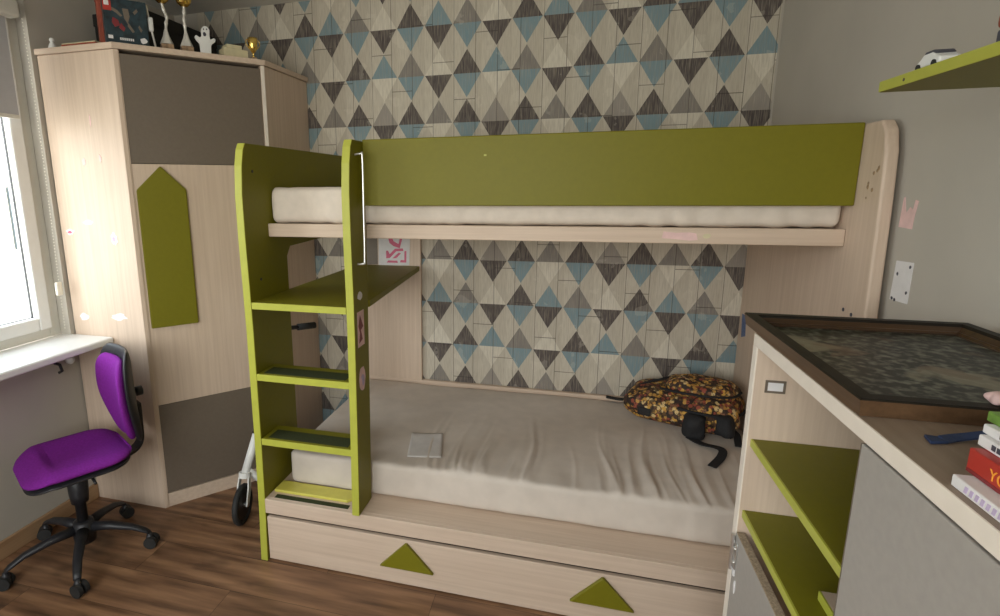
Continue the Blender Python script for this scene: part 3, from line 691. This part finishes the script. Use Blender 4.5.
# backrest
def brest(hw0, hw1, z0, z1, th, yoff, bendx=.055):
    t_ = softbox(-1, 1, -th/2, th/2, 0, 1, (.35, th*.48, .18), 20, 6, 26)
    for v in t_.verts:
        s_ = v.co.z; hw = hw0+(hw1-hw0)*math.sin(min(1, s_/.62)*PI/2) if s_ < .62 else hw1*(1-.12*((s_-.62)/.38)**2)
        x = v.co.x*hw; y = v.co.y+yoff-bendx*(abs(x)/.19)**2+.02*(.45-s_)+.03*(s_-.45)**2
        v.co = Vector((x, y, z0+(z1-z0)*s_))
    return t_
part('backrest', brest(.070, .172, .487, .872, .046, .212), 'purple', oc, True)
part('backrest_shell', brest(.078, .184, .470, .912, .034, .240), 'black', oc, True)
part('back_support', ribbon(smoothpath([(0, .08, .415), (0, .20, .41), (0, .262, .45), (0, .272, .56), (0, .272, .64)], 6), .06, .012, (1, 0, 0)), 'black', oc)
part('adjust_knob', lathe([(.004, .268), (.022, .270), (.022, .296), (.006, .298)], (0, 0, .69), 16, axis='y'), 'black', oc, True)

# ------------------------------------------------------------------ cabinet at the right
FX, FB, CY0, CT = 1.622, 2.090, -1.647, 1.2675
YE = -3.35
cb = root('low_cabinet', 'pale wood cabinet with green shelves and grey doors in right foreground', 'cabinet', (1.85, -2.5, 0))
tpn = part('top_panel', box(FX+.002, FB, YE, CY0, CT-.026, CT, .001), 'top_wood', cb)
part('edge_band', box(FX, FX+.003, YE, CY0, CT-.026, CT-.0003, .0008), 'edge', tpn)
sp_ = part('side_panel', box(FX+.002, FB, CY0-.026, CY0, 0, CT-.026, .001), 'wood_z', cb)
part('edge_band', box(FX, FX+.003, CY0-.026, CY0-.0003, .0005, CT-.0265, .0008), 'edge', sp_)
lh = part('label_holder', frame_rect(0, .001, 0, .001, 0, .001, .0002, 0), 'grey_paper', sp_) if False else None
lb = B(); y_ = CY0-.026
box(1.646, 1.686, y_-.002, y_, 1.140, 1.145, bm=lb); box(1.646, 1.686, y_-.002, y_, 1.164, 1.169, bm=lb); box(1.646, 1.651, y_-.002, y_, 1.145, 1.164, bm=lb); box(1.681, 1.686, y_-.002, y_, 1.145, 1.164, bm=lb)
lf = part('plate_frame', lb, 'taupe', sp_); part('plate', box(1.651, 1.681, y_-.0012, y_, 1.145, 1.164), 'white_paper', sp_)
part('side_panel', box(FX+.002, FB, YE, YE+.026, 0, CT-.026, .001), 'wood_z', cb)
part('back_panel', box(FB-.008, FB-.001, YE+.026, CY0-.026, .05, CT-.026), 'wood_z', cb)
part('divider', box(FX+.03, FB-.008, -2.80, -2.78, .79, CT-.026, .001), 'wood_z', cb)
for i, z in enumerate((1.028, .850)):
    yE = -2.78
    s_ = part('shelf', box(FX+.012, FB-.008, yE, CY0-.0265, z-.018, z, .001), 'lime', cb)
    part('edge_band', box(FX+.008, FX+.0125, yE, CY0-.027, z-.018, z, .001), 'lime_edge', s_)
part('plinth', box(FX+.03, FB-.01, YE+.026, CY0-.026, .0, .07), 'wood_y', cb)
gd_ = part('upper_door', box(FX-.0005, FX+.0175, YE+.03, -2.126, .80, CT-.030, .002), 'greydoor', cb, label='grey upper door')
part('edge_band', box(FX-.0007, FX+.0177, -2.1262, -2.1252, .80, CT-.030), 'taupe', gd_)
ld = part('lower_door', box(FX-.0005, FX+.018, -2.45, CY0-.030, .075, .792, .001), 'greydoor', cb, label='grey lower door')
part('raw_edge', box(FX+.0005, FX+.017, -2.448, CY0-.032, .7915, .7945), 'chip', ld)
hg = B(); box(FX-.004, FX-.0005, CY0-.055, CY0-.031, .71, .775, .0015, hg)
tube([(FX-.006, CY0-.036, .70), (FX-.006, CY0-.034, .79)], .005, 8, hg)
for z in (.725, .76): lathe([(.001, -.004), (.005, -.003), (.005, 0), (.001, .001)], (FX-.004, CY0-.046, z), 10, hg, 'x')
part('hinge', hg, 'chrome', ld)
ch_ = B(); prism(blob(10, (CY0-.045, .70), .012, .018, 5, .6), 'x', FX-.0018, FX-.0005, bm=ch_); prism(blob(10, (CY0-.060, .67), .008, .02, 8, .6), 'x', FX-.0018, FX-.0005, bm=ch_)
part('chipped_patch', ch_, 'white_paper', ld)
blk = root('wooden_block', 'small lime-fronted block on the lower green shelf beside the grey door', 'block', (1.70, -1.965, .8503))
part('core', box(1.684, 1.715, -2.00, -1.945, .8503, .868, .001), 'wood_y', blk); part('lime_front', box(1.680, 1.684, -2.00, -1.945, .8503, .868, .001), 'lime_edge', blk)

# framed picture lying on the cabinet
pf_ = root('framed_picture', 'dark landscape picture in a deep brown frame lying flat on the cabinet', 'picture', (1.81, -1.9, CT))
x0, x1, y0, y1, zb, zt = 1.622, 2.052, -2.105, -1.562, CT+.0005, 1.2955
def ringmesh(loops):
    t_ = B(); R_ = [[t_.verts.new(p) for p in lp_] for lp_ in loops]
    for P_, Q_ in zip(R_, R_[1:]):
        for q in range(4): t_.faces.new((P_[q], P_[(q+1) % 4], Q_[(q+1) % 4], Q_[q]))
    return t_
def rect(i, z): return [(x0+i, y0+i, z), (x1-i, y0+i, z), (x1-i, y1-i, z), (x0+i, y1-i, z)]
part('frame_rim', ringmesh([rect(0, zt-.003), rect(.002, zt), rect(.021, zt), rect(.023, zt-.003), rect(.024, zt-.006)]), 'black_frame', pf_)
part('frame_slope', ringmesh([rect(.024, zt-.006), rect(.034, zt-.014), rect(.037, zt-.014), rect(.040, zt-.019), rect(.044, zt-.0195), rect(.044, zt-.022)]), 'frame_brown', pf_)
part('frame_side', ringmesh([rect(.012, zb), rect(.004, zb), rect(.003, zb+.008), rect(0, zt-.003), rect(.006, zt-.003)]), 'frame_side', pf_)
part('backing', box(x0+.004, x1-.004, y0+.004, y1-.004, zb, zb+.004), 'frame_brown', pf_)
part('picture', box(x0+.040, x1-.040, y0+.040, y1-.040, zb+.004, zt-.0205), 'picture', pf_)

# books on the cabinet
def book(name, label, x, y, z, h, w, l, cover, seed, pages='cream'):
    o = root('book', label, 'book', (x, y, z), 0, 'books stacked on the cabinet', world=False)
    cv = B(); box(0, .002, -l, 0, 0, h, .0008, cv, 1); box(.001, w, -l, 0, 0, .0018, .0006, cv, 1); box(.001, w, -l, 0, h-.0018, h, .0006, cv, 1)
    c_ = part('cover', cv, cover, o); part('pages', box(.002, w-.003, -l+.003, -.003, .0018, h-.0018), pages, o)
    return o, c_
zz = CT+.0003
b1, c1 = book('b', 'bottom white book of the stack at the right edge', 1.632, -2.284, zz, .013, .14, .20, 'white_paper', 1)
mk = B()
for k in range(14): prism([(-.020-k*.008, .003), (-.0245-k*.008, .003), (-.026-k*.008, .010), (-.0215-k*.008, .010)], 'x', -.0005, 0, bm=mk)
part('spine_print', mk, 'lilac', c1); zz += .0133
b2, c2 = book('b', 'thick red book with orange lettering in the stack at the right edge', 1.650, -2.272, zz, .027, .13, .20, 'red', 2)
cu = bpy.data.curves.new('tmp', 'FONT'); cu.body = 'YOM'; cu.size = .017; cu.extrude = .0003
to = bpy.data.objects.new('tmp', cu); col.objects.link(to); dg_ = bpy.context.evaluated_depsgraph_get(); me = bpy.data.meshes.new_from_object(to.evaluated_get(dg_))
tb2 = bmesh.new(); tb2.from_mesh(me); bpy.data.objects.remove(to)
xf(tb2, Matrix.Translation((-.0006, -.033, .008)) @ Matrix.Rotation(-PI/2, 4, 'Z') @ Matrix.Rotation(PI/2, 4, 'X'))
part('spine_lettering', tb2, 'orange', c2)
part('lower_band', box(-.0006, 0, -.199, -.001, .0006, .0045), 'darkred', c2); zz += .0273
b3, c3 = book('b', 'thin white book directly on top of the red book', 1.662, -2.262, zz, .012, .12, .19, 'white_paper', 3)
mk = B()
for k in range(9):
    if k % 5 == 4: continue
    box(-.0005, 0, -.026-k*.0075, -.0205-k*.0075, .0032, .009, bm=mk)
part('spine_print', mk, 'inkmark', c3); zz += .0123
b4, c4 = book('b', 'thin white book just below the green book of the stack', 1.668, -2.256, zz, .010, .12, .19, 'white_paper', 4)
mk = B()
for k in range(10):
    if k % 4 == 3: continue
    box(-.0005, 0, -.030-k*.007, -.025-k*.007, .003, .0075, bm=mk)
part('spine_print', mk, 'taupe', c4); zz += .0103
b5, c5 = book('b', 'book with leafy green cover on top of the stack', 1.676, -2.246, zz, .011, .13, .19, 'greencover', 5)
# ribbon
rib = root('lanyard', 'dark blue ribbon with flared end lying on the cabinet beside the books', 'ribbon', (1.72, -2.16, CT))
part('ribbon', ribbon(smoothpath([(1.686, -2.169, CT+.004), (1.71, -2.160, CT+.006), (1.75, -2.168, CT+.018), (1.80, -2.176, CT+.010), (1.90, -2.185, CT+.004)], 5), .012, .003, (.2, 1, .3)), 'navy', rib)
part('flared_end', prism([(1.690, -2.162), (1.672, -2.158), (1.668, -2.180), (1.690, -2.174)], 'z', CT+.0005, CT+.005, .001), 'navy', rib)
part('tissue', softbox(1.775, 1.800, -2.100, -2.074, 1.2958, 1.312, (.012, .012, .008), 12, 12, 8, lambda p, n: n*.004*noise.noise(p*90)), 'palepink', None, True,
     tagd=('small crumpled pale pink tissue on the near side of the picture frame', 'tissue'))

# ------------------------------------------------------------------ wall shelf at the upper right
ws = root('wall_shelf', 'olive green wall shelf at the upper right above the cabinet', 'shelf', (1.97, -2.2, 1.78))
wsb = part('shelf_board', box(1.836, XR-.001, -2.95, -1.540, 1.780, 1.802, .002), 'lime', ws)
part('edge_band', box(1.8345, 1.8375, -2.95, -1.5405, 1.7805, 1.8015, .001), 'lime_edge', wsb)
part('screw_cap', disc(Vector((1.8342, -1.632, 1.790)), Vector((1, 0, 0)), .003, .001), 'void', wsb)
tc_ = root('toy_car', 'small white toy car with dark roof on the green wall shelf', 'toy car', (1.885, -1.64, 1.802))
part('car_body', prism([(-1.7034, 1.8062), (-1.7034, 1.8173), (-1.6905, 1.8216), (-1.6796, 1.8292), (-1.6538, 1.8292), (-1.6429, 1.8207), (-1.6334, 1.8164), (-1.6320, 1.8062)], 'x', 1.850, 1.886, .003), 'white_pl', tc_)
part('car_roof', prism([(-1.6891, 1.8258), (-1.6782, 1.8335), (-1.6551, 1.8335), (-1.6470, 1.8258)], 'x', 1.852, 1.884, .002), 'inkmark', tc_)
for x in (1.850, 1.886):
    for y in (-1.6905, -1.6429): part('car_wheel', disc(Vector((x, y, 1.8081)), Vector((1, 0, 0)), .006, .005), 'rubber', tc_)
tf = root('toy_figure', 'small dark toy with brownish red top at the right end of the wall shelf', 'toy', (1.885, -1.83, 1.802))
part('legs', box(1.858, 1.884, -1.870, -1.826, 1.802, 1.828, .004), 'inkmark', tf); part('orange_top', softbox(1.856, 1.886, -1.873, -1.823, 1.828, 1.856, .009, 6, 8, 6), 'reddull', tf, True)

# stickers on the right wall
s_ = part('wall_sticker', prism([(-1.168, 1.269), (-1.252, 1.272), (-1.252, 1.384), (-1.172, 1.380)], 'x', XR-.0012, XR-.0002), 'white_paper', None, tagd=('rectangular white sticker with dark corner specks on the grey wall', 'sticker'))
for y, z in ((-1.240, 1.37), (-1.187, 1.345), (-1.240, 1.30), (-1.178, 1.275), (-1.192, 1.272)): part('dark_speck', prism(blob(7, (y, z), .006, .006, int(y*1000), .4), 'x', XR-.002, XR-.0012), 'inkmark', s_)
part('torn_paper', prism([(-1.155, 1.472), (-1.218, 1.470), (-1.220, 1.50), (-1.228, 1.545), (-1.214, 1.548), (-1.209, 1.522), (-1.195, 1.528), (-1.180, 1.512), (-1.165, 1.555), (-1.159, 1.552)], 'x', XR-.0012, XR-.0002), 'palepink', None,
     tagd=('torn remnant of pale pink paper on the grey wall above the white sticker', 'torn paper'))

# ------------------------------------------------------------------ outdoors
bu = root('building', 'cream plastered building seen through the window', 'building', (-14, 6, -6))
part('building_wall', box(-17, -12, 2, 16, -6, 3.2), 'plaster', bu); part('roof', prism([(-17.4, 3.2), (-11.6, 3.2), (-14.5, 5)], 'y', 1.6, 16.4), 'roof', bu)
for y in (4, 7, 10, 13): part('building_window', box(-12.02, -11.95, y, y+1.1, .2, 1.7, .02), 'boxdark', bu)

# ------------------------------------------------------------------ light and camera
SKY_LEFT, SKY_NEAR = 3.2, 6.8
w = bpy.data.worlds.new('w'); sc.world = w; w.use_nodes = True; nt = w.node_tree; nt.nodes.clear()
wo = N(nt, 'ShaderNodeOutputWorld'); bg = N(nt, 'ShaderNodeBackground'); nt.links.new(bg.outputs[0], wo.inputs[0])
tc = N(nt, 'ShaderNodeTexCoord'); sx = N(nt, 'ShaderNodeSeparateXYZ'); nt.links.new(tc.outputs['Generated'], sx.inputs[0])
g = G(nt)
up_ = g.m('ADD', g.m('MULTIPLY', sx.outputs[2], .5), .5)
r = N(nt, 'ShaderNodeValToRGB'); e = r.color_ramp.elements
e[0].position = .0; e[0].color = (.42, .39, .34, 1); e[1].position = 1; e[1].color = (.90, .94, 1, 1)
q = e.new(.5); q.color = (.66, .64, .60, 1); q = e.new(.56); q.color = (.96, .95, .93, 1)
nt.links.new(up_, r.inputs[0])
side = N(nt, 'ShaderNodeMapRange'); side.inputs[1].default_value = .1; side.inputs[2].default_value = .9; nt.links.new(g.m('MULTIPLY', sx.outputs[1], -1), side.inputs[0])
tint = g.mixc(side.outputs[0], (.90, .95, 1.0), (1.0, .965, .92))
mm = N(nt, 'ShaderNodeMix', data_type='RGBA', blend_type='MULTIPLY'); mm.inputs[0].default_value = 1
nt.links.new(r.outputs[0], mm.inputs[6]); nt.links.new(tint, mm.inputs[7]); nt.links.new(mm.outputs[2], bg.inputs[0])
nt.links.new(g.m('ADD', g.m('MULTIPLY', side.outputs[0], SKY_NEAR-SKY_LEFT), SKY_LEFT), bg.inputs[1])
L = bpy.data.lights.new('window_portal', 'AREA'); L.shape = 'RECTANGLE'; L.size = 1.55; L.size_y = 1.75; L.cycles.is_portal = True
lo = bpy.data.objects.new('window_portal', L); col.objects.link(lo); lo.location = (XL-.15, (WY0+WY1)/2, (WZ0+WZ1)/2); lo.rotation_euler = (0, -PI/2, 0)

L2 = bpy.data.lights.new('window_portal', 'AREA'); L2.shape = 'RECTANGLE'; L2.size = 2.3; L2.size_y = 1.5; L2.cycles.is_portal = True  # portal for the added fill window behind the camera
lo2_ = bpy.data.objects.new('window_portal', L2); col.objects.link(lo2_); lo2_.location = ((NX0+NX1)/2, YN-.15, (NZ0+NZ1)/2); lo2_.rotation_euler = (PI/2, 0, 0)
cam = bpy.data.cameras.new('camera'); co = bpy.data.objects.new('camera', cam); col.objects.link(co); sc.camera = co
f, yaw, pit, rol, shx, shy = 533.7666, -.2703, .1947, -.009, -.7445, -.1473
fw = Vector((math.sin(yaw)*math.cos(pit), math.cos(yaw)*math.cos(pit), -math.sin(pit))); rt = Vector((math.cos(yaw), -math.sin(yaw), 0)); up = rt.cross(fw)
r2 = rt*math.cos(rol)+up*math.sin(rol); u2 = -rt*math.sin(rol)+up*math.cos(rol)
mt = Matrix((r2, u2, -fw)).transposed().to_4x4(); mt.translation = (1.2235, -2.9472, 1.5901); co.matrix_world = mt
cam.sensor_width = 36; cam.lens = f/1000*36; cam.shift_x = -shx*100/1000; cam.shift_y = shy*100/1000; cam.clip_start = .02; cam.clip_end = 200
sc.view_settings.view_transform = 'Standard'; sc.view_settings.look = 'None'; sc.view_settings.gamma = 1; sc.view_settings.use_curve_mapping = False
sc.view_settings.exposure = 0.88
sc.cycles.max_bounces = 10; sc.cycles.diffuse_bounces = 6; sc.cycles.use_denoising = True
